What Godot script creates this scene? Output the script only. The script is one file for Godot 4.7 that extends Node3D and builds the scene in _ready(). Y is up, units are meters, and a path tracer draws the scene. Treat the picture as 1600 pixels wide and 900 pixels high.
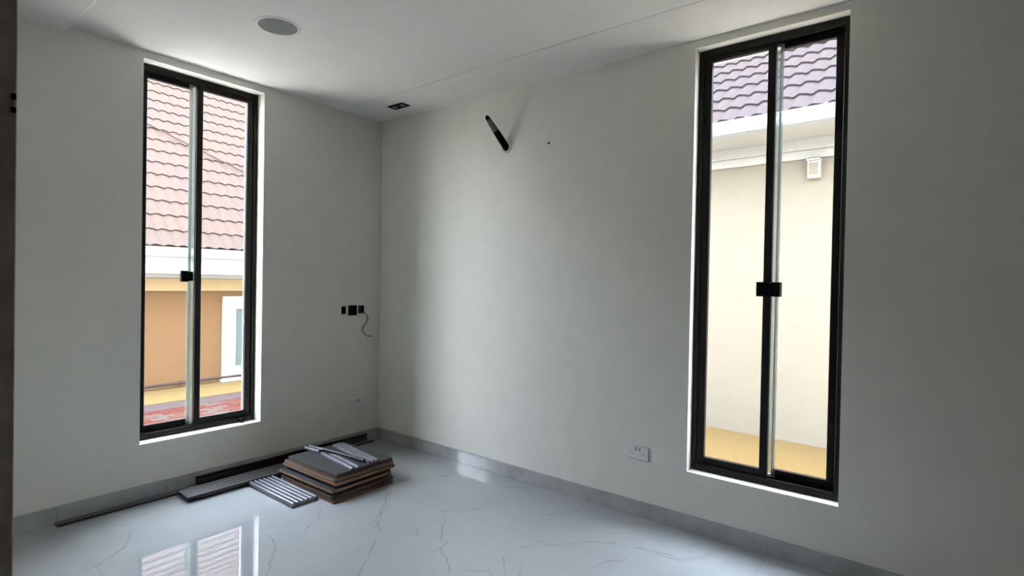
extends Node3D

# ---------------------------------------------------------------- helpers
var M := {}
var names := {}
var sheet_mesh: ArrayMesh

func numbered(called: String) -> String:
	if not names.has(called):
		names[called] = 0
		return called
	names[called] += 1
	return "%s_%03d" % [called, names[called]]

func tag(o: Node, label: String, category: String, group := "", kind := "") -> Node:
	if label != "": o.set_meta("label", label)
	if category != "": o.set_meta("category", category)
	if group != "": o.set_meta("group", group)
	if kind != "": o.set_meta("kind", kind)
	return o

func thing(called: String, label: String, category: String, at := Vector3.ZERO, group := "", kind := "") -> Node3D:
	var o := Node3D.new()
	o.name = numbered(called)
	add_child(o)
	o.position = at
	tag(o, label, category, group, kind)
	return o

func obj(called: String, mesh: Mesh, m: Material, parent: Node3D = self) -> MeshInstance3D:
	var o := MeshInstance3D.new()
	o.mesh = mesh
	o.material_override = m
	o.cast_shadow = GeometryInstance3D.SHADOW_CASTING_SETTING_ON
	o.name = numbered(called) if parent == self else called
	parent.add_child(o, true)
	return o

func st_new() -> SurfaceTool:
	var st := SurfaceTool.new()
	st.begin(Mesh.PRIMITIVE_TRIANGLES)
	return st

# flat polygon (convex fan) whose front looks along n
func poly(st: SurfaceTool, p: Array, n: Vector3) -> void:
	var q: Array = p.duplicate()
	var g: Vector3 = (q[1] - q[0]).cross(q[2] - q[0])
	if g.dot(n) > 0.0:
		q.reverse()
	var up := n.normalized()
	for i in range(1, q.size() - 1):
		for v in [q[0], q[i], q[i + 1]]:
			st.set_normal(up)
			st.set_uv(Vector2(v.x, v.z))
			st.add_vertex(v)

func add_box(st: SurfaceTool, lo: Vector3, hi: Vector3, c := 0.0, b := Transform3D.IDENTITY) -> void:
	var mid := (lo + hi) / 2.0
	var h := (hi - lo) / 2.0
	var pt := func(sx, sy, sz, a):
		var v := Vector3(sx * h.x, sy * h.y, sz * h.z)
		for k in 3:
			if k != a:
				v[k] -= signf(v[k]) * c
		return v
	var faces := []
	for a in 3:
		for s in [-1.0, 1.0]:
			var q := []
			for t in [[-1, -1], [1, -1], [1, 1], [-1, 1]]:
				var g := Vector3.ZERO
				g[a] = s
				g[(a + 1) % 3] = t[0]
				g[(a + 2) % 3] = t[1]
				q.append(pt.call(g.x, g.y, g.z, a))
			var n := Vector3.ZERO
			n[a] = s
			faces.append([q, n])
	if c > 0.0:
		for a in 3:
			var u := (a + 1) % 3
			var w := (a + 2) % 3
			for su in [-1.0, 1.0]:
				for sw in [-1.0, 1.0]:
					var g0 := Vector3.ZERO
					g0[a] = -1.0
					g0[u] = su
					g0[w] = sw
					var g1 := g0
					g1[a] = 1.0
					var n := Vector3.ZERO
					n[u] = su
					n[w] = sw
					faces.append([[pt.call(g0.x, g0.y, g0.z, u), pt.call(g1.x, g1.y, g1.z, u), pt.call(g1.x, g1.y, g1.z, w), pt.call(g0.x, g0.y, g0.z, w)], n])
		for sx in [-1.0, 1.0]:
			for sy in [-1.0, 1.0]:
				for sz in [-1.0, 1.0]:
					faces.append([[pt.call(sx, sy, sz, 0), pt.call(sx, sy, sz, 1), pt.call(sx, sy, sz, 2)], Vector3(sx, sy, sz)])
	for f in faces:
		var q := []
		for v in f[0]:
			q.append(b * (mid + v))
		poly(st, q, b.basis * f[1])

func box_mesh(lo: Vector3, hi: Vector3, c := 0.0) -> ArrayMesh:
	var st := st_new()
	add_box(st, lo, hi, c)
	return st.commit()

# tube along a path with per-point radii, closed ends
func add_tube(st: SurfaceTool, path: Array, radii: Array, sides := 12) -> void:
	var rings := []
	var norms := []
	for i in path.size():
		var d: Vector3 = (path[mini(i + 1, path.size() - 1)] - path[maxi(i - 1, 0)]).normalized()
		var ref := Vector3.UP if absf(d.y) < 0.9 else Vector3.RIGHT
		var u := d.cross(ref).normalized()
		var w := d.cross(u).normalized()
		var ring := []
		var nn := []
		for k in sides:
			var a := TAU * k / sides
			var r := u * cos(a) + w * sin(a)
			ring.append(path[i] + r * radii[i])
			nn.append(r)
		rings.append(ring)
		norms.append(nn)
	for i in path.size() - 1:
		for k in sides:
			var k2 := (k + 1) % sides
			var q := [rings[i][k], rings[i + 1][k], rings[i + 1][k2], rings[i][k2]]
			var n := [norms[i][k], norms[i + 1][k], norms[i + 1][k2], norms[i][k2]]
			var g: Vector3 = (q[1] - q[0]).cross(q[2] - q[0])
			var order := [0, 1, 2, 0, 2, 3] if g.dot(n[0]) < 0.0 else [0, 2, 1, 0, 3, 2]
			for j in order:
				st.set_normal(n[j])
				st.set_uv(Vector2(float(k) / sides, i))
				st.add_vertex(q[j])
	var last := path.size() - 1
	poly(st, rings[0], path[0] - path[1])
	poly(st, rings[last], path[last] - path[last - 1])

# surface of revolution about +y: profile of (radius, height), seen from outside its run
func lathe(profile: Array, sides := 40) -> ArrayMesh:
	var st := st_new()
	for i in profile.size() - 1:
		var a: Vector2 = profile[i]
		var b: Vector2 = profile[i + 1]
		var e := (b - a).normalized()
		var n2 := Vector2(e.y, -e.x)
		for k in sides:
			var t0 := TAU * k / sides
			var t1 := TAU * (k + 1) / sides
			var d0 := Vector3(cos(t0), 0, sin(t0))
			var d1 := Vector3(cos(t1), 0, sin(t1))
			var q := [d0 * a.x + Vector3.UP * a.y, d0 * b.x + Vector3.UP * b.y, d1 * b.x + Vector3.UP * b.y, d1 * a.x + Vector3.UP * a.y]
			var nn := [d0 * n2.x + Vector3.UP * n2.y, d0 * n2.x + Vector3.UP * n2.y, d1 * n2.x + Vector3.UP * n2.y, d1 * n2.x + Vector3.UP * n2.y]
			var tris := [[0, 1, 2], [0, 2, 3]]
			for t in tris:
				var g: Vector3 = (q[t[1]] - q[t[0]]).cross(q[t[2]] - q[t[0]])
				if g.length() < 1e-12: continue
				var o: Array = t if g.dot(nn[t[0]]) < 0.0 else [t[0], t[2], t[1]]
				for j in o:
					st.set_normal(nn[j])
					st.set_uv(Vector2(float(k) / sides, i))
					st.add_vertex(q[j])
	return st.commit()

# wall slab with rectangular holes. o: corner on the seen face, u and v in that face, n into the thickness
func add_slab(st: SurfaceTool, o: Vector3, u: Vector3, v: Vector3, n: Vector3, w: float, h: float, thick: float, holes: Array) -> void:
	var us := [0.0, w]
	var vs := [0.0, h]
	for r in holes:
		for x in [r.position.x, r.end.x]:
			if x > 0.0 and x < w and not us.has(x): us.append(x)
		for y in [r.position.y, r.end.y]:
			if y > 0.0 and y < h and not vs.has(y): vs.append(y)
	us.sort()
	vs.sort()
	var solid := func(i, j):
		if i < 0 or j < 0 or i >= us.size() - 1 or j >= vs.size() - 1: return false
		var c := Vector2((us[i] + us[i + 1]) / 2.0, (vs[j] + vs[j + 1]) / 2.0)
		for r in holes:
			if r.has_point(c): return false
		return true
	var at := func(a, b, d): return o + u * a + v * b + n * d
	for i in us.size() - 1:
		for j in vs.size() - 1:
			if not solid.call(i, j): continue
			var a0: float = us[i]
			var a1: float = us[i + 1]
			var b0: float = vs[j]
			var b1: float = vs[j + 1]
			poly(st, [at.call(a0, b0, 0.0), at.call(a1, b0, 0.0), at.call(a1, b1, 0.0), at.call(a0, b1, 0.0)], -n)
			poly(st, [at.call(a0, b0, thick), at.call(a1, b0, thick), at.call(a1, b1, thick), at.call(a0, b1, thick)], n)
			if not solid.call(i - 1, j): poly(st, [at.call(a0, b0, 0.0), at.call(a0, b1, 0.0), at.call(a0, b1, thick), at.call(a0, b0, thick)], -u)
			if not solid.call(i + 1, j): poly(st, [at.call(a1, b0, 0.0), at.call(a1, b1, 0.0), at.call(a1, b1, thick), at.call(a1, b0, thick)], u)
			if not solid.call(i, j - 1): poly(st, [at.call(a0, b0, 0.0), at.call(a1, b0, 0.0), at.call(a1, b0, thick), at.call(a0, b0, thick)], -v)
			if not solid.call(i, j + 1): poly(st, [at.call(a0, b1, 0.0), at.call(a1, b1, 0.0), at.call(a1, b1, thick), at.call(a0, b1, thick)], v)

# profile (x, y) closed outline swept along z from z0 to z1
func extrude(outline: PackedVector2Array, z0: float, z1: float) -> ArrayMesh:
	var st := st_new()
	var c := Vector2.ZERO
	var area := 0.0
	for i in outline.size():
		var a := outline[i]
		var b := outline[(i + 1) % outline.size()]
		area += a.cross(b)
	for i in outline.size():
		var a := outline[i]
		var b := outline[(i + 1) % outline.size()]
		var e := (b - a).normalized()
		var n2 := Vector2(e.y, -e.x) * signf(area)
		poly(st, [Vector3(a.x, a.y, z0), Vector3(b.x, b.y, z0), Vector3(b.x, b.y, z1), Vector3(a.x, a.y, z1)], Vector3(n2.x, n2.y, 0))
	var tri := Geometry2D.triangulate_polygon(outline)
	for i in range(0, tri.size(), 3):
		for z in [z0, z1]:
			poly(st, [Vector3(outline[tri[i]].x, outline[tri[i]].y, z), Vector3(outline[tri[i + 1]].x, outline[tri[i + 1]].y, z), Vector3(outline[tri[i + 2]].x, outline[tri[i + 2]].y, z)], Vector3(0, 0, -1 if z == z0 else 1))
	return st.commit()

func noise_tex(freq: float, lo: Color, hi: Color, seed_n: int, size := 256, octaves := 4) -> NoiseTexture2D:
	var n := FastNoiseLite.new()
	n.noise_type = FastNoiseLite.TYPE_SIMPLEX
	n.seed = seed_n
	n.frequency = freq
	n.fractal_octaves = octaves
	var t := NoiseTexture2D.new()
	t.width = size
	t.height = size
	t.seamless = true
	t.noise = n
	var g := Gradient.new()
	g.set_color(0, lo)
	g.set_color(1, hi)
	t.color_ramp = g
	return t

func bump_tex(freq: float, strength: float, seed_n: int, size := 256) -> NoiseTexture2D:
	var n := FastNoiseLite.new()
	n.seed = seed_n
	n.frequency = freq
	n.fractal_octaves = 3
	var t := NoiseTexture2D.new()
	t.width = size
	t.height = size
	t.seamless = true
	t.as_normal_map = true
	t.bump_strength = strength
	t.noise = n
	return t

func mat(c: Color, rough: float, metal := 0.0, spec := 0.5) -> StandardMaterial3D:
	var m := StandardMaterial3D.new()
	m.albedo_color = c
	m.roughness = rough
	m.metallic = metal
	m.metallic_specular = spec
	return m

# grain: noise multiplied over the colour, mapped in world metres
func grained(c: Color, rough: float, freq: float, depth: float, scale: float, seed_n: int, bump := 0.0) -> StandardMaterial3D:
	var m := mat(c, rough)
	var d := 1.0 - depth
	m.albedo_texture = noise_tex(freq, Color(d, d, d), Color.WHITE, seed_n)
	m.uv1_triplanar = true
	m.uv1_world_triplanar = true
	m.uv1_scale = Vector3.ONE * scale
	if bump > 0.0:
		m.normal_enabled = true
		m.normal_texture = bump_tex(freq * 1.7, bump, seed_n + 1)
	return m

# ---------------------------------------------------------------- veined porcelain
const FLOOR_SIZE := Vector2(3.2, 5.2)
const VEIN_PX := 320.0

func stroke(img: Image, a: Vector2, b: Vector2, w: float, dark: float, tint: Color) -> void:
	var n := int(maxf(2.0, a.distance_to(b) * VEIN_PX * 1.5))
	for i in n + 1:
		var p := a.lerp(b, float(i) / n) * VEIN_PX
		var r := int(ceil(w + 1.0))
		for dy in range(-r, r + 1):
			for dx in range(-r, r + 1):
				var x := int(p.x) + dx
				var y := int(p.y) + dy
				if x < 0 or y < 0 or x >= img.get_width() or y >= img.get_height(): continue
				var d := Vector2(x + 0.5, y + 0.5).distance_to(p)
				var k := clampf(1.0 - d / (w + 0.4), 0.0, 1.0) * dark
				var c := img.get_pixel(x, y)
				var mixed := Color(0.965, 0.97, 0.975).lerp(tint, k)
				if mixed.r < c.r: img.set_pixel(x, y, mixed)

func wander(img: Image, rng: RandomNumberGenerator, a: Vector2, b: Vector2, w: float, dark: float, tint: Color) -> void:
	var steps := maxi(2, int(a.distance_to(b) / 0.035))
	var side := (b - a).orthogonal().normalized()
	var prev := a
	var off := 0.0
	for i in range(1, steps + 1):
		off = off * 0.7 + rng.randf_range(-0.012, 0.012)
		var p := a.lerp(b, float(i) / steps) + side * (off if i < steps else 0.0)
		stroke(img, prev, p, w * rng.randf_range(0.6, 1.3), dark * rng.randf_range(0.45, 1.0), tint)
		prev = p

func vein_texture() -> ImageTexture:
	var rng := RandomNumberGenerator.new()
	rng.seed = 41
	var img := Image.create(int(FLOOR_SIZE.x * VEIN_PX), int(FLOOR_SIZE.y * VEIN_PX), false, Image.FORMAT_RGB8)
	img.fill(Color(0.965, 0.975, 0.98))
	var cloud := FastNoiseLite.new()
	cloud.seed = 5
	cloud.frequency = 0.006
	cloud.fractal_octaves = 4
	for y in img.get_height():
		for x in img.get_width():
			var k := clampf(cloud.get_noise_2d(x, y) * 0.5 + 0.5, 0.0, 1.0) * 0.05
			img.set_pixel(x, y, Color(0.985 - k, 0.99 - k, 0.995 - k * 0.9))
	var tint := Color(0.56, 0.58, 0.60)
	var seen := [
		[Vector2(-0.93, 1.26), Vector2(-1.15, 1.46), Vector2(-1.22, 1.58)],
		[Vector2(-1.15, 1.46), Vector2(-1.20, 1.44)],
		[Vector2(-1.28, 1.61), Vector2(-1.31, 1.66), Vector2(-1.42, 1.74), Vector2(-1.59, 1.87)],
		[Vector2(-0.81, 1.71), Vector2(-0.99, 1.87), Vector2(-1.06, 1.92), Vector2(-1.04, 1.97), Vector2(-1.12, 1.99), Vector2(-1.19, 1.99)],
		[Vector2(-1.12, 1.99), Vector2(-1.23, 2.16), Vector2(-1.30, 2.22)],
		[Vector2(-1.01, 1.69), Vector2(-1.11, 1.78)],
		[Vector2(-0.82, 2.34), Vector2(-0.77, 2.38), Vector2(-0.69, 2.38), Vector2(-0.71, 2.43), Vector2(-0.65, 2.52), Vector2(-0.58, 2.53), Vector2(-0.44, 2.73)],
		[Vector2(-0.78, 1.65), Vector2(-0.64, 1.78), Vector2(-0.50, 1.86)],
		[Vector2(-0.98, 2.33), Vector2(-1.11, 2.44)],
		[Vector2(-0.99, 2.46), Vector2(-1.07, 2.50)],
		[Vector2(-0.47, 2.12), Vector2(-0.26, 2.28), Vector2(-0.19, 2.33)],
		[Vector2(-0.77, 2.75), Vector2(-0.67, 2.78), Vector2(-0.59, 2.85)],
		[Vector2(-1.24, 2.22), Vector2(-1.13, 2.35), Vector2(-1.16, 2.39)],
		[Vector2(-2.16, 0.47), Vector2(-2.28, 0.68), Vector2(-2.36, 0.74), Vector2(-2.44, 0.78)],
		[Vector2(-1.67, 1.10), Vector2(-1.72, 1.30), Vector2(-1.82, 1.42), Vector2(-1.89, 1.52)],
		[Vector2(-1.25, 1.01), Vector2(-1.34, 1.13), Vector2(-1.51, 1.24)],
		[Vector2(-0.78, 1.12), Vector2(-1.01, 1.35), Vector2(-1.17, 1.44)],
		[Vector2(-0.35, 1.18), Vector2(-0.24, 1.22), Vector2(-0.12, 1.28)],
		[Vector2(-0.18, 1.69), Vector2(-0.06, 1.86)],
		[Vector2(-0.40, 2.84), Vector2(-0.37, 3.08), Vector2(-0.27, 3.18)],
		[Vector2(-0.39, 2.96), Vector2(-0.37, 3.12), Vector2(-0.19, 3.19)],
	]
	var move := Vector2(3.15, 0.05)
	for v in seen:
		for i in v.size() - 1:
			wander(img, rng, v[i] + move, v[i + 1] + move, rng.randf_range(1.5, 2.8), 0.42, tint)
	for i in 26:
		var a := Vector2(rng.randf() * 3.2, rng.randf() * 5.2)
		var b := a + Vector2.from_angle(rng.randf_range(0.5, 1.4)) * rng.randf_range(0.3, 1.0)
		wander(img, rng, a, b, 1.1, 0.15, tint)
	return ImageTexture.create_from_image(img)

# ---------------------------------------------------------------- materials
func make_materials() -> void:
	M.paint = grained(Color(0.875, 0.872, 0.835), 0.72, 0.03, 0.02, 0.5, 3)
	M.paint_brown = grained(Color(0.46, 0.38, 0.31), 0.7, 0.03, 0.05, 0.5, 5)
	M.ceil = grained(Color(0.90, 0.895, 0.88), 0.8, 0.02, 0.015, 0.5, 7)
	var tile := mat(Color(0.755, 0.77, 0.77), 0.0, 0.22, 1.0)
	tile.clearcoat_enabled = true
	tile.clearcoat = 1.0
	tile.clearcoat_roughness = 0.0
	tile.albedo_texture = vein_texture()
	tile.uv1_scale = Vector3(1.0 / FLOOR_SIZE.x, 1.0 / FLOOR_SIZE.y, 1)
	tile.uv1_offset = Vector3(3.15 / FLOOR_SIZE.x, 0.05 / FLOOR_SIZE.y, 0)
	M.tile = tile
	M.skirt = grained(Color(0.68, 0.69, 0.68), 0.12, 0.012, 0.16, 0.9, 15)
	M.grout = mat(Color(0.70, 0.71, 0.71), 0.8)
	M.bronze = mat(Color(0.075, 0.068, 0.060), 0.42, 0.0, 0.3)
	M.mill = mat(Color(0.72, 0.78, 0.75, 0.42), 0.1, 0.0, 0.2)
	M.mill.transparency = BaseMaterial3D.TRANSPARENCY_ALPHA
	M.black = mat(Color(0.03, 0.03, 0.032), 0.7, 0.0, 0.2)
	var g := mat(Color(0.75, 0.88, 0.86, 0.03), 0.0, 0.0, 0.05)
	g.transparency = BaseMaterial3D.TRANSPARENCY_ALPHA
	M.glass = g
	M.white_plastic = mat(Color(0.86, 0.87, 0.86), 0.35)
	M.grey_plastic = mat(Color(0.62, 0.63, 0.63), 0.45)
	M.diffuser = mat(Color(0.44, 0.45, 0.43), 0.7)
	M.chip = grained(Color(0.393, 0.277, 0.181), 0.85, 0.09, 0.35, 9.0, 21)
	M.chip_pale = grained(Color(0.562, 0.432, 0.311), 0.85, 0.09, 0.3, 9.0, 22)
	M.laminate = grained(Color(0.25, 0.265, 0.265), 0.38, 0.05, 0.25, 4.0, 23)
	M.flute_pale = grained(Color(0.429, 0.436, 0.458), 0.30, 0.03, 0.12, 6.0, 25)
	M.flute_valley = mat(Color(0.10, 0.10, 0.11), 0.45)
	M.flute_dark = grained(Color(0.33, 0.315, 0.31), 0.4, 0.05, 0.2, 6.0, 26)
	M.dark_strip = grained(Color(0.075, 0.068, 0.062), 0.5, 0.05, 0.3, 5.0, 27)
	M.grey_tape = grained(Color(0.40, 0.41, 0.38), 0.6, 0.06, 0.3, 12.0, 28)
	M.door_frame = grained(Color(0.76, 0.73, 0.68), 0.5, 0.03, 0.2, 2.0, 29)
	M.steel = mat(Color(0.30, 0.29, 0.27), 0.4, 0.8)
	# outside
	M.roof = []
	for i in 3:
		var c: Color = [Color(0.290, 0.250, 0.226), Color(0.294, 0.251, 0.224), Color(0.287, 0.249, 0.227)][i]
		M.roof.append(grained(c, 0.9, 0.11, 0.22, 2.2, 31 + i, 3.0))
	M.roof_purple = []
	for i in 3:
		var c: Color = [Color(0.240, 0.219, 0.215), Color(0.244, 0.221, 0.213), Color(0.238, 0.219, 0.218)][i]
		M.roof_purple.append(grained(c, 0.9, 0.11, 0.22, 2.2, 41 + i, 3.0))
	M.fascia = mat(Color(0.484, 0.490, 0.490), 0.5)
	M.orange_wall = grained(Color(0.336, 0.254, 0.171), 0.9, 0.03, 0.05, 0.6, 51)
	M.peach_trim = grained(Color(0.515, 0.442, 0.332), 0.9, 0.03, 0.05, 0.6, 52)
	M.cream_wall = grained(Color(0.394, 0.371, 0.325), 0.9, 0.03, 0.04, 0.6, 53)
	M.cream_trim = mat(Color(0.508, 0.501, 0.479), 0.7)
	M.tan_ground = grained(Color(0.364, 0.300, 0.191), 0.9, 0.05, 0.1, 0.8, 54)
	M.yellow_ground = grained(Color(0.358, 0.301, 0.189), 0.9, 0.05, 0.1, 0.8, 55)
	M.kerb = grained(Color(0.251, 0.213, 0.207), 0.9, 0.06, 0.2, 1.2, 56)
	M.pale_ground = grained(Color(0.95, 0.90, 0.81), 0.9, 0.05, 0.08, 0.8, 57)
	M.terrace = grained(Color(0.74, 0.71, 0.66), 0.9, 0.05, 0.08, 0.8, 58)
	M.paver = []
	for i in 3:
		M.paver.append(grained([Color(0.290, 0.160, 0.135), Color(0.285, 0.195, 0.165), Color(0.280, 0.235, 0.215)][i], 0.9, 0.08, 0.3, 3.0, 61 + i))
	for k in ['fascia', 'orange_wall', 'peach_trim', 'cream_wall', 'cream_trim', 'tan_ground', 'yellow_ground', 'kerb']:
		M[k].metallic_specular = 0.08
	for k in ['roof', 'roof_purple', 'paver']:
		for m in M[k]:
			m.metallic_specular = 0.05
	M.far_glass = mat(Color(0.27, 0.30, 0.29), 0.3, 0.0, 0.1)
	M.cable = mat(Color(0.20, 0.17, 0.165), 0.9, 0.0, 0.05)

# ---------------------------------------------------------------- window
# built in its own frame: x across the opening seen from inside, y up, z towards the room (face of the frame at z = 0)
func window(called: String, label: String, at: Vector3, turn: float, w: float, h: float, inner_right: bool, latch_both: bool) -> Node3D:
	var t := thing(called, label, "window", at, "", "structure")
	t.rotation.y = turn
	var fw := 0.03
	var st := st_new()
	for r in [[0.0, 0.0, fw, h], [w - fw, 0.0, w, h], [fw, 0.0, w - fw, fw], [fw, h - fw, w - fw, h]]:
		add_box(st, Vector3(r[0], r[1], -0.10), Vector3(r[2], r[3], 0.0), 0.002)
	# raised track ribs on the frame
	for z in [-0.005, -0.05, -0.095]:
		add_box(st, Vector3(fw, fw, z - 0.004), Vector3(w - fw, fw + 0.012, z + 0.004))
		add_box(st, Vector3(fw, h - fw - 0.012, z - 0.004), Vector3(w - fw, h - fw, z + 0.004))
	obj("frame", st.commit(), M.bronze, t)
	var mid := w / 2.0 - (0.012 if inner_right else -0.013)
	var sw := 0.042
	var rail := 0.055
	for inner in [true, false]:
		var right: bool = inner == inner_right
		var x0: float = mid - sw / 2.0 if right else fw
		var x1: float = w - fw if right else mid + sw / 2.0
		if not inner and right: x0 = mid + sw / 2.0 + 0.012
		if not inner and not right: x1 = mid - sw / 2.0 - 0.012
		var z1 := -0.012 if inner else -0.058
		var z0 := z1 - 0.032
		var s := st_new()
		var ow := sw if inner else 0.006
		var lw: float = ow if right else 0.045
		var rw: float = 0.045 if right else ow
		add_box(s, Vector3(x0, fw + 0.004, z0), Vector3(x0 + lw, h - fw - 0.004, z1), 0.002)
		add_box(s, Vector3(x1 - rw, fw + 0.004, z0), Vector3(x1, h - fw - 0.004, z1), 0.002)
		add_box(s, Vector3(x0 + lw, fw + 0.004, z0), Vector3(x1 - rw, fw + rail, z1), 0.002)
		add_box(s, Vector3(x0 + lw, h - fw - rail + 0.012, z0), Vector3(x1 - rw, h - fw - 0.004, z1), 0.002)
		var sash := obj("sash", s.commit(), M.bronze, t)
		obj("pane", box_mesh(Vector3(x0 + lw - 0.006, fw + rail - 0.006, (z0 + z1) / 2.0 - 0.002), Vector3(x1 - rw + 0.006, h - fw - rail + 0.018, (z0 + z1) / 2.0 + 0.002)), M.glass, sash)
		if not inner:
			# pale translucent interlock strip on both sides of the slim meeting stile
			var e: float = x0 if right else x1
			var k := st_new()
			add_box(k, Vector3(e - 0.026, fw + 0.01, z1 + 0.001), Vector3(e - 0.001, h - fw - 0.01, z1 + 0.004))
			add_box(k, Vector3(e + 0.001, fw + 0.01, z1 + 0.001), Vector3(e + 0.022, h - fw - 0.01, z1 + 0.004))
			obj("interlock", k.commit(), M.mill, sash)
	# latch on the meeting stiles
	var ly := 1.131
	var lt := st_new()
	if latch_both:
		add_box(lt, Vector3(mid - 0.052, ly - 0.042, -0.016), Vector3(mid + 0.020, ly + 0.042, 0.016), 0.003)
		add_box(lt, Vector3(mid + 0.028, ly - 0.042, -0.054), Vector3(mid + 0.072, ly + 0.042, 0.006), 0.003)
		add_box(lt, Vector3(mid + 0.018, ly - 0.036, -0.016), Vector3(mid + 0.03, ly + 0.036, 0.004))
	else:
		add_box(lt, Vector3(mid - 0.105, ly - 0.040, -0.062), Vector3(mid - 0.058, ly + 0.040, -0.030), 0.003)
		add_box(lt, Vector3(mid - 0.060, ly - 0.034, -0.054), Vector3(mid - 0.024, ly + 0.034, -0.040))
	obj("latch", lt.commit(), M.black, t)
	return t

# ---------------------------------------------------------------- wavy roof sheet
const COURSE := 0.37
const WAVE := 0.183
const WAVES := 7

func make_sheet() -> void:
	var st := st_new()
	var n := WAVES * 8
	var w := WAVE * WAVES
	var drop := 0.028
	var amp := 0.013
	var rows := []
	for i in n + 1:
		var x := w * i / n
		var ph := TAU * x / WAVE
		var y := amp * (sin(ph) + 0.28 * sin(2.0 * ph + 0.6))
		var dy := amp * TAU / WAVE * (cos(ph) + 0.56 * cos(2.0 * ph + 0.6))
		rows.append([x, y, Vector3(-dy, 1, 0.08).normalized()])
	for i in n:
		var a: Array = rows[i]
		var b: Array = rows[i + 1]
		var f0 := Vector3(a[0], a[1] + drop, 0)
		var f1 := Vector3(b[0], b[1] + drop, 0)
		var b0 := Vector3(a[0], a[1], -COURSE - 0.03)
		var b1 := Vector3(b[0], b[1], -COURSE - 0.03)
		for v in [[f0, a[2]], [b0, a[2]], [b1, b[2]], [f0, a[2]], [b1, b[2]], [f1, b[2]]]:
			st.set_normal(v[1])
			st.set_uv(Vector2(v[0].x, v[0].z))
			st.add_vertex(v[0])
		var l0 := Vector3(a[0], a[1] - 0.004, -0.012)
		var l1 := Vector3(b[0], b[1] - 0.004, -0.012)
		poly(st, [f0, f1, l1, l0], Vector3(0, -0.25, 1))
	sheet_mesh = st.commit()

func roof_slope(parent: Node3D, origin: Vector3, pitch: float, turn: float, courses: int, sheets: int, mats: Array, rng: RandomNumberGenerator) -> void:
	var base := Basis(Vector3.UP, turn) * Basis(Vector3.RIGHT, pitch)
	for k in courses:
		for s in sheets:
			var o := obj("roof_tile_sheet", sheet_mesh, mats[rng.randi() % mats.size()], parent)
			o.transform = Transform3D(base, origin + base * Vector3(s * WAVE * WAVES + (WAVE * 0.0 if k % 2 == 0 else 0.0), 0, -k * COURSE))

# ---------------------------------------------------------------- the scene
func _ready() -> void:
	# camera
	var cam := Camera3D.new()
	cam.name = "camera"
	add_child(cam)
	cam.position = Vector3(-3.2831, 1.506, 4.1475)
	cam.rotation = Vector3(-0.0106, -0.9095, 0.0187)
	cam.fov = 56.2
	cam.near = 0.05
	cam.current = true
	# sky and exposure
	var env := Environment.new()
	env.background_mode = Environment.BG_SKY
	var sky := Sky.new()
	var sm := ProceduralSkyMaterial.new()
	sm.sky_top_color = Color(0.82, 0.86, 0.93)
	sm.sky_horizon_color = Color(0.93, 0.93, 0.93)
	sm.ground_bottom_color = Color(0.45, 0.42, 0.38)
	sm.ground_horizon_color = Color(0.80, 0.80, 0.78)
	sm.sky_energy_multiplier = 5.0
	sky.sky_material = sm
	env.sky = sky
	env.tonemap_mode = Environment.TONE_MAPPER_LINEAR
	env.tonemap_exposure = 0.93
	env.sdfgi_enabled = true
	env.ssao_enabled = true
	env.ssil_enabled = true
	var we := WorldEnvironment.new()
	we.name = "world_environment"
	we.environment = env
	add_child(we)
	# sun, almost overhead, slightly behind the camera
	var sun := DirectionalLight3D.new()
	sun.name = "sun"
	sun.light_energy = 0.8
	sun.light_color = Color(1.0, 0.95, 0.87)
	sun.light_angular_distance = 3.0
	sun.shadow_enabled = true
	add_child(sun)
	sun.look_at_from_position(Vector3(-0.12, 1.0, 0.14) * 20.0, Vector3.ZERO, Vector3(0, 0, -1))

	make_materials()
	make_sheet()
	build_shell()
	build_outside()
	build_fittings()
	build_pile()

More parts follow.
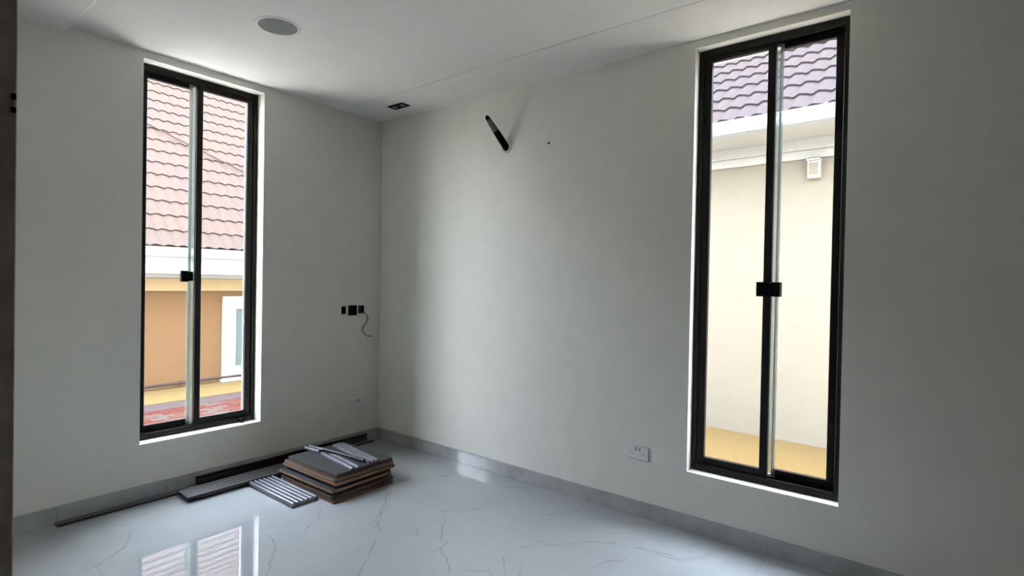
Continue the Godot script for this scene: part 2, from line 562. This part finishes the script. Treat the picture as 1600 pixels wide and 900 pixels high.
func build_shell() -> void:
	# back wall (with window 1) and right wall (with window 2); a plaster layer carries the recessed boxes
	var w1 := Rect2(-1.967 + 3.15, 0.375 + 0.3, 0.82, 2.573)
	var w2 := Rect2(2.98 + 0.31, 0.362 + 0.3, 0.804, 2.592)
	var boxes := [Rect2(2.728, 1.195 + 0.3, 0.043, 0.066), Rect2(2.800, 1.180 + 0.3, 0.089, 0.088), Rect2(2.906, 1.195 + 0.3, 0.062, 0.070)]
	var st := st_new()
	add_slab(st, Vector3(-3.15, -0.3, 0), Vector3.RIGHT, Vector3.UP, Vector3(0, 0, -1), 3.15, 3.55, 0.05, [w1] + boxes)
	add_slab(st, Vector3(-3.15, -0.3, -0.05), Vector3.RIGHT, Vector3.UP, Vector3(0, 0, -1), 3.15, 3.55, 0.26, [w1])
	tag(obj("wall_back", st.commit(), M.paint), "plain off-white painted wall with the narrow window overlooking the clay-tiled roof", "wall", "", "structure")
	st = st_new()
	add_slab(st, Vector3(0, -0.3, -0.31), Vector3(0, 0, 1), Vector3.UP, Vector3.RIGHT, 5.51, 3.55, 0.31, [w2])
	tag(obj("wall_right", st.commit(), M.paint), "plain off-white painted wall with the window facing the cream house", "wall", "", "structure")
	st = st_new()
	add_slab(st, Vector3(-3.15, -0.3, -0.22), Vector3(0, 0, 1), Vector3.UP, Vector3.LEFT, 5.42, 3.55, 0.20, [Rect2(3.318 + 0.22, 0.3, 0.972, 2.42)])
	tag(obj("wall_left", st.commit(), M.paint), "off-white wall pierced by the doorway the view is taken through", "wall", "", "structure")
	st = st_new()
	add_slab(st, Vector3(-3.15, -0.3, 5.0), Vector3.RIGHT, Vector3.UP, Vector3(0, 0, 1), 3.15, 3.55, 0.20, [])
	tag(obj("wall_front", st.commit(), M.paint_brown), "brown end wall beside the doorway, opposite the pile of boards", "wall", "", "structure")
	# passage outside the doorway
	st = st_new()
	add_slab(st, Vector3(-4.85, -0.3, 2.2), Vector3(0, 0, 1), Vector3.UP, Vector3.LEFT, 3.2, 3.55, 0.15, [])
	add_slab(st, Vector3(-4.85, -0.3, 2.2), Vector3.RIGHT, Vector3.UP, Vector3(0, 0, -1), 1.5, 3.55, 0.15, [])
	add_slab(st, Vector3(-4.85, -0.3, 5.4), Vector3.RIGHT, Vector3.UP, Vector3(0, 0, 1), 1.5, 3.55, 0.15, [])
	add_box(st, Vector3(-3.35, -0.3, 5.2), Vector3(-3.15, 3.25, 5.55))
	tag(obj("wall_passage", st.commit(), M.paint), "painted walls of the passage outside the doorway", "wall", "", "structure")

	# floor: polished porcelain tiles on a screed
	var fl := thing("floor", "glossy white marble-look porcelain tiled floor with fine grey veins", "floor", Vector3.ZERO, "", "structure")
	obj("screed", box_mesh(Vector3(-5.0, -0.3, -0.0), Vector3(0.0, -0.010, 5.4)), M.grout, fl)
	var zs := [0.0]
	var z := 0.45
	while z < 5.0:
		zs.append(z)
		z += 0.6
	zs.append(5.0)
	var xs := [-3.15, -2.4, -1.2, 0.0]
	for i in xs.size() - 1:
		for j in zs.size() - 1:
			var b := box_mesh(Vector3(xs[i] + 0.0003, -0.012, zs[j] + 0.0003), Vector3(xs[i + 1] - 0.0003, 0.0, zs[j + 1] - 0.0003))
			obj("tile", b, M.tile, fl)
	for k in 3:
		obj("tile", box_mesh(Vector3(-4.85 + k * 0.5667, -0.012, 2.2), Vector3(-4.85 + (k + 1) * 0.5667 - 0.0012, 0.0, 5.0), 0.0004), M.tile, fl)

	# ceiling: plasterboard with a shadow gap by the right wall and a slightly dropped band at the left
	var ce := thing("ceiling", "flat white plaster ceiling with a thin shadow groove parallel to the right wall", "ceiling", Vector3.ZERO, "", "structure")
	obj("main_panel", box_mesh(Vector3(-2.357, 3.0, 0), Vector3(-0.4485, 3.03, 5.0)), M.ceil, ce)
	obj("edge_panel", box_mesh(Vector3(-0.4425, 3.0, 0), Vector3(0, 3.03, 5.0)), M.ceil, ce)
	obj("dropped_band", extrude(PackedVector2Array([Vector2(-3.15, 2.962), Vector2(-2.385, 2.962), Vector2(-2.357, 3.0), Vector2(-2.357, 3.03), Vector2(-3.15, 3.03)]), 0.0, 5.0), M.ceil, ce)
	obj("slab", box_mesh(Vector3(-5.2, 3.03, -0.02), Vector3(0.02, 3.20, 5.6)), M.ceil, ce)
	tag(obj("roof_slab", box_mesh(Vector3(-5.6, 3.25, -0.60), Vector3(0.60, 3.45, 5.9)), M.ceil), "concrete roof slab over the room with a short eave", "roof", "", "structure")

	# skirting tiles
	var sk := thing("baseboard_back", "grey veined porcelain skirting along the wall behind the boards", "baseboard", Vector3.ZERO, "", "structure")
	var edges := [-3.148, -2.4, -1.8, -1.2, -0.6, -0.0115]
	for i in edges.size() - 1:
		obj("skirting_tile", box_mesh(Vector3(edges[i] + 0.0007, 0.0005, 0.0), Vector3(edges[i + 1] - 0.0007, 0.10, 0.011), 0.001), M.skirt, sk)
	sk = thing("baseboard_right", "grey veined porcelain skirting under the socket and the larger window", "baseboard", Vector3.ZERO, "", "structure")
	for j in zs.size() - 1:
		obj("skirting_tile", box_mesh(Vector3(-0.011, 0.0005, zs[j] + 0.0007), Vector3(0.0, 0.10, zs[j + 1] - 0.0007), 0.001), M.skirt, sk)

	# dark doorway lining at the left edge of the view
	var tr := thing("door_1", "dark brown door lining at the left edge, seen from inside the doorway", "door frame", Vector3.ZERO, "", "structure")
	obj("jamb", box_mesh(Vector3(-3.365, 0.0, 3.318), Vector3(-3.148, 2.1, 3.338), 0.001), M.door_frame, tr)
	obj("jamb", box_mesh(Vector3(-3.365, 0.0, 4.27), Vector3(-3.148, 2.1, 4.29), 0.001), M.door_frame, tr)
	obj("head", box_mesh(Vector3(-3.365, 2.1, 3.318), Vector3(-3.148, 2.12, 4.29), 0.001), M.door_frame, tr)
	var hg := st_new()
	for y in [1.687, 1.702]:
		add_tube(hg, [Vector3(-3.151, y - 0.003, 3.3385), Vector3(-3.151, y + 0.003, 3.3385)], [0.0022, 0.0022], 10)
	obj("hinge", hg.commit(), M.black, tr)

	# windows
	var win := window("window_1", "narrow dark-framed sliding window overlooking the clay-tiled roof and the orange house", Vector3(-1.967, 0.375, -0.10), 0.0, 0.82, 2.573, true, false)
	var kn := st_new()
	add_tube(kn, [Vector3(0.708, 0.022, 0.0), Vector3(0.708, 0.020, 0.04)], [0.017, 0.015], 14)
	add_tube(kn, [Vector3(0.736, 0.030, 0.0), Vector3(0.736, 0.030, 0.022)], [0.012, 0.011], 12)
	obj("stop", kn.commit(), M.black, win)
	window("window_2", "dark-framed sliding window facing the cream house, larger of the two windows in view", Vector3(0.07, 0.362, 2.98), -PI / 2.0, 0.804, 2.592, false, true)

func build_outside() -> void:
	var rng := RandomNumberGenerator.new()
	rng.seed = 9
	tag(obj("ground", box_mesh(Vector3(-14, -0.6, -16), Vector3(16, -0.325, 12)), M.pale_ground), "pale concrete ground around the house", "ground", "", "structure")
	var pave := obj("pavement", box_mesh(Vector3(2.2, -0.325, -2.0), Vector3(3.74, -0.30, 9.0)), M.tan_ground)
	tag(pave, "tan paving at the foot of the cream house", "pavement", "", "structure")
	tag(obj("apron", box_mesh(Vector3(-7.0, -0.325, -5.5), Vector3(4.0, -0.30, -4.46)), M.yellow_ground), "sunlit yellowish concrete apron at the foot of the orange house", "pavement", "", "structure")
	tag(obj("terrace", box_mesh(Vector3(-9.0, -0.325, -3.1), Vector3(2.19, -0.31, -0.31)), M.terrace), "grey concrete terrace between the room and the red pavers", "terrace", "", "structure")
	var kb := thing("kerb", "pinkish grey kerb between the yellow apron and red pavers", "kerb", Vector3.ZERO, "", "structure")
	for i in 10:
		obj("kerb_stone", box_mesh(Vector3(-3.0 + i * 0.6, -0.325, -4.45), Vector3(-3.0 + i * 0.6 + 0.594, -0.30, -4.02), 0.006), M.kerb, kb)
	var pv := thing("paving", "red and grey interlocking pavers seen at the bottom of the left window", "paving", Vector3.ZERO, "", "structure")
	obj("sand_bed", box_mesh(Vector3(-1.6, -0.325, -4.0), Vector3(2.0, -0.312, -3.1)), M.kerb, pv)
	var variants := [box_mesh(Vector3(0, 0, 0), Vector3(0.214, 0.03, 0.106), 0.006), box_mesh(Vector3(0, -0.002, 0), Vector3(0.213, 0.027, 0.107), 0.006)]
	for r in 8:
		for c in 14:
			var o := obj("paver", variants[rng.randi() % 2], M.paver[rng.randi() % 3], pv)
			o.position = Vector3(-1.4 + c * 0.22 + (0.11 if r % 2 else 0.0), -0.325, -4.0 + r * 0.112)

	# orange house behind window 1
	var h := thing("house", "orange-walled house with white fascia and sunlit clay-tiled roof beyond the left window", "house", Vector3.ZERO)
	obj("wall", box_mesh(Vector3(-6.5, -0.4, -14.0), Vector3(4.2, 1.60, -5.5)), M.orange_wall, h)
	obj("cornice", box_mesh(Vector3(-6.5, 1.265, -5.5), Vector3(4.2, 1.47, -5.45), 0.004), M.peach_trim, h)
	obj("cornice_cap", box_mesh(Vector3(-6.5, 1.475, -5.5), Vector3(4.2, 1.54, -5.40), 0.004), M.cream_trim, h)
	obj("soffit", box_mesh(Vector3(-6.7, 1.555, -5.6), Vector3(4.5, 1.575, -4.93)), M.fascia, h)
	obj("fascia", box_mesh(Vector3(-6.7, 1.54, -4.93), Vector3(4.5, 1.93, -4.90), 0.003), M.fascia, h)
	var gut := extrude(PackedVector2Array([Vector2(0, 0), Vector2(0.07, 0), Vector2(0.10, 0.05), Vector2(0.10, 0.10), Vector2(0.115, 0.12), Vector2(0.115, 0.135), Vector2(0.09, 0.135), Vector2(0.09, 0.02), Vector2(0, 0.02)]), -5.6, 5.6)
	var go := obj("gutter", gut, M.fascia, h)
	go.transform = Transform3D(Basis(Vector3.UP, -PI / 2.0), Vector3(-1.1, 1.80, -4.90))
	var rf := obj("roof", ridge_body(-6.7, 4.4, -4.93, 1.93, -9.1, 43.0), M.roof[1], h)
	roof_slope(rf, Vector3(-3.4, 1.945, -4.86), deg_to_rad(43.0), 0.0, 15, 6, M.roof, rng)
	var rc := st_new()
	for i in 30:
		add_tube(rc, [Vector3(-6.7 + i * 0.37, 5.82, -9.0), Vector3(-6.7 + (i + 1) * 0.37, 5.82, -9.0)], [0.10, 0.09], 10)
	obj("ridge_cap", rc.commit(), M.roof[0], rf)
	# its white surrounded window
	var sr := st_new()
	add_slab(sr, Vector3(0.985, -0.22, -5.44), Vector3.RIGHT, Vector3.UP, Vector3(0, 0, -1), 1.4, 1.392, 0.06, [Rect2(0.165, 0.12, 1.07, 1.10)])
	var hw := obj("window_surround", sr.commit(), M.cream_trim, h)
	obj("sill", box_mesh(Vector3(0.95, -0.30, -5.5), Vector3(2.42, -0.22, -5.40), 0.005), M.cream_trim, h)
	var fr := st_new()
	add_slab(fr, Vector3(1.15, -0.10, -5.465), Vector3.RIGHT, Vector3.UP, Vector3(0, 0, -1), 1.07, 1.10, 0.03, [Rect2(0.06, 0.05, 0.45, 1.0), Rect2(0.56, 0.05, 0.45, 1.0)])
	obj("window_frame", fr.commit(), M.fascia, hw)
	obj("pane", box_mesh(Vector3(1.18, -0.08, -5.495), Vector3(2.19, 0.98, -5.485)), M.far_glass, hw)
	var pp := st_new()
	add_tube(pp, [Vector3(-4, -0.225, -5.42), Vector3(0.2, -0.222, -5.42), Vector3(0.55, -0.215, -5.42), Vector3(3.5, -0.225, -5.36)], [0.02, 0.02, 0.02, 0.02], 10)
	for x in [-0.4, 0.32, 1.2]:
		add_box(pp, Vector3(x, -0.25, -5.5), Vector3(x + 0.03, -0.20, -5.41))
	tag(obj("pipe", pp.commit(), M.cable), "thin dark pipe clipped low along the orange house wall", "pipe")
	var cb := st_new()
	var path := []
	var rad := []
	for i in 25:
		var t := i / 24.0
		var p := Vector3(-2.35, 5.72, -8.82).lerp(Vector3(4.5, 2.10, -4.93), t)
		p.y += 0.05 - 0.10 * 4.0 * t * (1.0 - t) * 0.3
		path.append(p)
		rad.append(0.013)
	add_tube(cb, path, rad, 8)
	tag(obj("cable", cb.commit(), M.cable), "slack cable crossing diagonally above the clay-tiled roof", "cable")

	# cream house behind window 2
	var skew := Basis(Vector3.UP, deg_to_rad(-2.5))
	var pivot := Vector3(3.74, 0, 2.1)
	var aslant := Transform3D(skew, pivot - skew * pivot)
	h = thing("house", "cream-walled house with white gutter and purplish tiled roof beyond the right window", "house", Vector3.ZERO)
	h.transform = aslant
	pave.transform = aslant
	obj("wall", box_mesh(Vector3(3.74, -0.4, -2.2), Vector3(9.0, 3.28, 9.0)), M.cream_wall, h)
	obj("cornice", box_mesh(Vector3(3.64, 3.080, -2.2), Vector3(3.74, 3.205, 9.0), 0.004), M.cream_trim, h)
	obj("cornice", box_mesh(Vector3(3.69, 2.985, -2.2), Vector3(3.74, 3.080, 9.0), 0.004), M.cream_trim, h)
	obj("soffit", box_mesh(Vector3(3.03, 3.205, -2.5), Vector3(3.9, 3.225, 9.2)), M.cream_trim, h)
	obj("fascia", box_mesh(Vector3(3.0, 3.195, -2.5), Vector3(3.03, 3.345, 9.2), 0.003), M.fascia, h)
	go = obj("gutter", gut, M.fascia, h)
	go.transform = Transform3D(Basis(Vector3.UP, PI), Vector3(3.0, 3.20, 3.2))
	for gz in [2.56, 3.32]:
		obj("gutter_strap", box_mesh(Vector3(2.88, 3.195, gz - 0.012), Vector3(2.90, 3.345, gz + 0.012), 0.002), M.cream_trim, go).transform = go.transform.affine_inverse()
	rf = obj("roof", ridge_body(-2.4, 9.2, -3.03, 3.335, -6.0, 37.0), M.roof_purple[1], h)
	rf.rotation.y = -PI / 2.0
	var keep := rf.transform.affine_inverse()
	var holder := rf
	var base := Basis(Vector3.UP, -PI / 2.0) * Basis(Vector3.RIGHT, deg_to_rad(37.0))
	for k in 9:
		for s in 6:
			var o := obj("roof_tile_sheet", sheet_mesh, M.roof_purple[rng.randi() % 3], holder)
			o.transform = keep * Transform3D(base, Vector3(2.95, 3.34, -1.6) + base * Vector3(s * WAVE * WAVES, 0, -k * COURSE))
	var lamp := thing("wall_lamp", "small white box lamp fixed high on the cream house wall", "lamp", Vector3(3.74, 2.86, 3.07))
	lamp.transform = aslant * lamp.transform
	obj("body", box_mesh(Vector3(-0.09, -0.11, -0.065), Vector3(0.0, 0.11, 0.065), 0.008), M.cream_trim, lamp)
	obj("lens", box_mesh(Vector3(-0.102, -0.07, -0.045), Vector3(-0.09, 0.06, 0.045), 0.004), M.cream_wall, lamp)
	obj("visor", box_mesh(Vector3(-0.13, 0.085, -0.07), Vector3(-0.0, 0.105, 0.07), 0.003), M.cream_trim, lamp)

# roof body under the sheets: a ridge prism, eave at (z0, y0), ridge at z1
func ridge_body(x0: float, x1: float, z0: float, y0: float, z1: float, pitch: float) -> ArrayMesh:
	var up := (z0 - z1) * tan(deg_to_rad(pitch))
	var st := st_new()
	var zb := z1 - (z0 - z1)
	var a := [Vector3(x0, y0, z0), Vector3(x0, y0 + up, z1), Vector3(x0, y0, zb)]
	var b := [Vector3(x1, y0, z0), Vector3(x1, y0 + up, z1), Vector3(x1, y0, zb)]
	poly(st, a, Vector3.LEFT)
	poly(st, b, Vector3.RIGHT)
	poly(st, [a[0], a[1], b[1], b[0]], Vector3(0, 1, 1))
	poly(st, [a[1], a[2], b[2], b[1]], Vector3(0, 1, -1))
	poly(st, [a[0], a[2], b[2], b[0]], Vector3.DOWN)
	return st.commit()

func build_fittings() -> void:
	# round fitting in the ceiling
	var t := thing("recessed_light", "round unlit recessed ceiling light with white trim and grey disc", "light", Vector3(-1.613, 3.0, 1.052))
	obj("trim_ring", lathe([Vector2(0.108, 0.02), Vector2(0.108, -0.003), Vector2(0.113, -0.006), Vector2(0.124, -0.004), Vector2(0.128, 0.0)]), M.white_plastic, t)
	obj("diffuser", lathe([Vector2(0.0, -0.001), Vector2(0.109, -0.001)]), M.diffuser, t)
	# black twin downlight
	t = thing("downlight", "small black rectangular twin downlight in the ceiling near the room corner", "light", Vector3(-0.234, 3.0, 0.508))
	var st := st_new()
	add_slab(st, Vector3(-0.046, -0.006, -0.093), Vector3(0, 0, 1), Vector3.RIGHT, Vector3.UP, 0.186, 0.092, 0.012, [Rect2(0.022, 0.022, 0.05, 0.05), Rect2(0.114, 0.022, 0.05, 0.05)])
	obj("frame", st.commit(), M.black, t)
	for z in [-0.046, 0.046]:
		obj("reflector", lathe([Vector2(0.024, -0.0045), Vector2(0.024, -0.006), Vector2(0.012, -0.0015), Vector2(0.0, -0.0015)], 20), M.diffuser, t).position = Vector3(0, 0, z)
	# sockets
	twin_socket("white twin wall socket low on the right wall, left of the larger window", Transform3D(Basis(Vector3(0, 0, 1), Vector3.UP, Vector3.LEFT), Vector3(0, 0.413, 2.66)))
	twin_socket("white twin wall socket low on the back wall beside the room corner", Transform3D(Basis.IDENTITY, Vector3(-0.243, 0.372, 0.0)))
	# open back boxes and the loose cord
	var spec := [[-0.422, -0.379, 1.195, 1.261, "narrow open back box recessed in the wall, leftmost of three", M.black], [-0.350, -0.261, 1.180, 1.268, "square black open back box, largest of the three recessed in the wall", M.black], [-0.244, -0.182, 1.195, 1.265, "dark grey open back box beside the hanging cord, nearest the room corner", M.steel]]
	for s in spec:
		var b := thing("back_box", s[4], "electrical box", Vector3((s[0] + s[1]) / 2.0, (s[2] + s[3]) / 2.0, 0.0), "recessed back boxes on the back wall")
		var w: float = s[1] - s[0]
		var h: float = s[3] - s[2]
		var k := st_new()
		add_slab(k, Vector3(-w / 2.0 - 0.002, -h / 2.0 - 0.002, 0.001), Vector3.RIGHT, Vector3.UP, Vector3(0, 0, -1), w + 0.004, h + 0.004, 0.042, [Rect2(0.005, 0.005, w - 0.006, h - 0.006)])
		obj("shell", k.commit(), M.black, b)
		obj("back_plate", box_mesh(Vector3(-w / 2.0, -h / 2.0, -0.044), Vector3(w / 2.0, h / 2.0, -0.040)), s[5], b)
		for sy in [-1, 1]:
			obj("lug", box_mesh(Vector3(-0.005, sy * (h / 2.0 - 0.009) - 0.005, -0.012), Vector3(0.005, sy * (h / 2.0 - 0.009) + 0.005, -0.004), 0.001), s[5], b)
	var cv := Curve3D.new()
	var pts := [Vector3(-0.19, 1.202, -0.02), Vector3(-0.180, 1.196, 0.006), Vector3(-0.168, 1.186, 0.012), Vector3(-0.148, 1.153, 0.016), Vector3(-0.167, 1.103, 0.016), Vector3(-0.2046, 1.0545, 0.014), Vector3(-0.187, 1.012, 0.014), Vector3(-0.153, 0.982, 0.016), Vector3(-0.108, 0.979, 0.02)]
	for i in pts.size():
		var d: Vector3 = (pts[mini(i + 1, pts.size() - 1)] - pts[maxi(i - 1, 0)]) / 6.0
		cv.add_point(pts[i], -d, d)
	var path := []
	var rad := []
	for i in 61:
		path.append(cv.sample_baked(cv.get_baked_length() * i / 60.0, true))
		rad.append(0.0042)
	st = st_new()
	add_tube(st, path, rad, 8)
	tag(obj("cord", st.commit(), M.grey_tape), "thin grey cord curling down the wall below the back boxes", "cord")
	# air-conditioning pipe stub
	t = thing("pipe_stub", "black insulated pipe stub poking up out of the right wall near the ceiling", "pipe", Vector3(0, 2.553, 1.512))
	var sl := lathe([Vector2(0.034, 0.004), Vector2(0.034, -0.016), Vector2(0.043, -0.016), Vector2(0.046, 0.0)], 28)
	var so := obj("sleeve", sl, M.white_plastic, t)
	so.transform = Transform3D(Basis(Vector3(0, 1, 0), Vector3(1, 0, 0), Vector3(0, 0, -1)), Vector3(0.0, 0, 0.004))
	var dirv := (Vector3(-0.20, 2.738, 1.484) - Vector3(0, 2.553, 1.512))
	st = st_new()
	add_tube(st, [Vector3(0.03, -0.012, 0.002), dirv * 0.06, dirv * 0.3, dirv * 0.60], [0.026, 0.027, 0.027, 0.025], 18)
	obj("insulation", st.commit(), M.black, t)
	st = st_new()
	var wp := []
	var wr := []
	for i in 13:
		wp.append(dirv * (0.59 + 0.031 * i))
		wr.append((0.0255 - 0.0006 * i) + (0.0012 if i % 2 else 0.0))
	add_tube(st, wp, wr, 18)
	obj("tape_wrap", st.commit(), M.grey_tape, t)
	st = st_new()
	add_tube(st, [dirv * 0.95, dirv * 1.0, dirv * 1.06], [0.0185, 0.0175, 0.012], 14)
	obj("end_cap", st.commit(), M.black, t)
	st = st_new()
	add_tube(st, [Vector3(0.0, 2.531, 1.912), Vector3(-0.012, 2.529, 1.910)], [0.008, 0.007], 10)
	add_tube(st, [Vector3(-0.012, 2.529, 1.910), Vector3(-0.016, 2.529, 1.909)], [0.0035, 0.003], 8)
	tag(obj("wall_plug", st.commit(), M.steel), "tiny dark wall plug right of the pipe stub", "wall plug")

func twin_socket(label: String, xf: Transform3D) -> void:
	var t := thing("wall_socket", label, "socket")
	t.transform = xf
	obj("plate", box_mesh(Vector3(-0.074, -0.044, 0.0), Vector3(0.074, 0.044, 0.010), 0.003), M.white_plastic, t)
	for s in [-1.0, 1.0]:
		obj("switch", box_mesh(Vector3(s * 0.014 - 0.007, 0.012, 0.010), Vector3(s * 0.014 + 0.007, 0.034, 0.0135), 0.0015), M.grey_plastic, t)
		var st := st_new()
		var cx: float = s * 0.042
		add_box(st, Vector3(cx - 0.002, 0.006, 0.009), Vector3(cx + 0.002, 0.015, 0.0104))
		for k in [-1.0, 1.0]:
			add_box(st, Vector3(cx + k * 0.011 - 0.0045, -0.010, 0.009), Vector3(cx + k * 0.011 + 0.0045, -0.0055, 0.0104))
		obj("pin_holes", st.commit(), M.diffuser, t)

# a fluted cladding strip lying along its own z, flutes up
func fluted(called: String, label: String, xf: Transform3D, width: float, length: float, ribs: int, base_t: float, rib_h: float, m_rib: Material, m_base: Material, group := "") -> Node3D:
	var t := thing(called, label, "cladding panel", Vector3.ZERO, group)
	t.transform = xf
	obj("backing", box_mesh(Vector3(-width / 2.0, 0, -length / 2.0), Vector3(width / 2.0, base_t, length / 2.0), 0.001), m_base, t)
	var pitch := width / ribs
	var r := pitch * 0.34
	var prof := PackedVector2Array()
	prof.append(Vector2(r, 0))
	for i in 9:
		var a := PI * i / 8.0
		prof.append(Vector2(r * cos(a), rib_h - r * 0.7 + r * 0.7 * sin(a)))
	prof.append(Vector2(-r, 0))
	var rib := extrude(prof, -length / 2.0, length / 2.0)
	for i in ribs:
		obj("rib", rib, m_rib, t).position = Vector3(-width / 2.0 + pitch * (i + 0.5), base_t - 0.0005, 0)
	return t

func build_pile() -> void:
	# long thin strip on the floor along the back wall
	var t := thing("trim_strip", "long thin dark strip lying on the floor along the back skirting", "strip", Vector3(-1.255, 0.0, 0.055))
	obj("core", box_mesh(Vector3(-1.155, 0.0005, -0.030), Vector3(1.155, 0.012, 0.030), 0.001), M.dark_strip, t)
	obj("face", box_mesh(Vector3(-1.154, 0.012, -0.029), Vector3(1.154, 0.0135, 0.026)), M.flute_dark, t)
	# taller black strip resting against the skirting
	t = thing("cladding_strip", "black cladding strip standing on edge against the back skirting", "strip", Vector3(-0.885, 0.0, 0.03))
	t.rotation.x = deg_to_rad(-6.0)
	obj("body", box_mesh(Vector3(-0.735, 0.014, -0.012), Vector3(0.735, 0.074, 0.010), 0.002), M.dark_strip, t)
	obj("lip", box_mesh(Vector3(-0.735, 0.060, 0.010), Vector3(0.735, 0.070, 0.016), 0.001), M.black, t)
	# long fluted panel parallel to the wall
	fluted("fluted_cladding", "long brownish grey fluted panel lying parallel to the back wall", Transform3D(Basis(Vector3.UP, PI / 2.0 - 0.012), Vector3(-1.36, 0.0145, 0.198)), 0.185, 0.83, 5, 0.020, 0.008, M.flute_dark, M.dark_strip)
	# short pale fluted panel pointing to the viewer
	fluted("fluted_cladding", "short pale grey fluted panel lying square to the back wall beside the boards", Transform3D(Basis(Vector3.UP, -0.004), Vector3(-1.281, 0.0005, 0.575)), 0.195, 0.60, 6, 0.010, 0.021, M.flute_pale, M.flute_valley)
	# the stack of cut boards, from the floor up: x0, x1, z0, z1, y0, thickness, pale edge, turn
	var B := [
		[-1.170, -0.665, 0.380, 1.025, 0.0005, 0.020, 0, 0.004, "lowest dark-faced board of the stack, resting on the floor"],
		[-1.165, -0.640, 0.350, 1.000, 0.0215, 0.020, 0, -0.006, "dark-faced board second from the floor in the stack"],
		[-1.120, -0.680, 0.370, 0.960, 0.0425, 0.016, 2, 0.010, "dark-edged recessed board third from the floor in the stack"],
		[-1.165, -0.655, 0.330, 0.990, 0.0595, 0.019, 1, 0.012, "wide board with pale front edge, fourth from the floor in the stack"],
		[-1.105, -0.640, 0.350, 0.965, 0.0795, 0.022, 2, -0.010, "dark-edged board recessed above the wide board in the stack"],
		[-1.135, -0.625, 0.330, 0.995, 0.1025, 0.019, 1, 0.006, "board with pale chipboard edge, third from the top of the stack"],
		[-1.130, -0.620, 0.335, 0.975, 0.1225, 0.020, 1, -0.004, "brown-edged board just under the topmost board of the stack"],
		[-1.100, -0.610, 0.340, 0.950, 0.1435, 0.019, 0, 0.008, "topmost slate-grey laminated board with brown edges"],
	]
	for b in B:
		var c := Vector3((b[0] + b[1]) / 2.0, b[4], (b[2] + b[3]) / 2.0)
		t = thing("board", b[8], "board", c, "cut boards stacked on the floor")
		t.rotation.y = b[7]
		var hx: float = (b[1] - b[0]) / 2.0
		var hz: float = (b[3] - b[2]) / 2.0
		var em: Material = [M.chip, M.chip_pale, M.dark_strip][b[6]]
		obj("core", box_mesh(Vector3(-hx, 0, -hz), Vector3(hx, b[5] - 0.0015, hz), 0.0012), em, t)
		obj("laminate_face", box_mesh(Vector3(-hx + 0.001, b[5] - 0.0015, -hz + 0.001), Vector3(hx - 0.001, b[5], hz - 0.001)), M.laminate, t)
	# offcuts lying on top
	var top := 0.163
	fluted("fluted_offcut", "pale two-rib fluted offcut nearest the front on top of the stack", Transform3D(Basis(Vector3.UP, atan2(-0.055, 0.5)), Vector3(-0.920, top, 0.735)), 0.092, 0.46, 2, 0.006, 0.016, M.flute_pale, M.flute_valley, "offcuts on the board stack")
	fluted("fluted_offcut", "wider pale fluted offcut at the right on top of the stack", Transform3D(Basis(Vector3.UP, atan2(-0.075, 0.57)), Vector3(-0.733, top, 0.655)), 0.100, 0.56, 3, 0.006, 0.012, M.flute_pale, M.flute_pale, "offcuts on the board stack")
	var st := st_new()
	add_tube(st, [Vector3(-0.902, top + 0.0365, 0.49), Vector3(-0.862, top + 0.026, 0.69), Vector3(-0.822, top + 0.0155, 0.89)], [0.0135, 0.0135, 0.0135], 10)
	tag(obj("tube", st.commit(), M.dark_strip), "thin dark tube lying between the two pale offcuts", "tube")
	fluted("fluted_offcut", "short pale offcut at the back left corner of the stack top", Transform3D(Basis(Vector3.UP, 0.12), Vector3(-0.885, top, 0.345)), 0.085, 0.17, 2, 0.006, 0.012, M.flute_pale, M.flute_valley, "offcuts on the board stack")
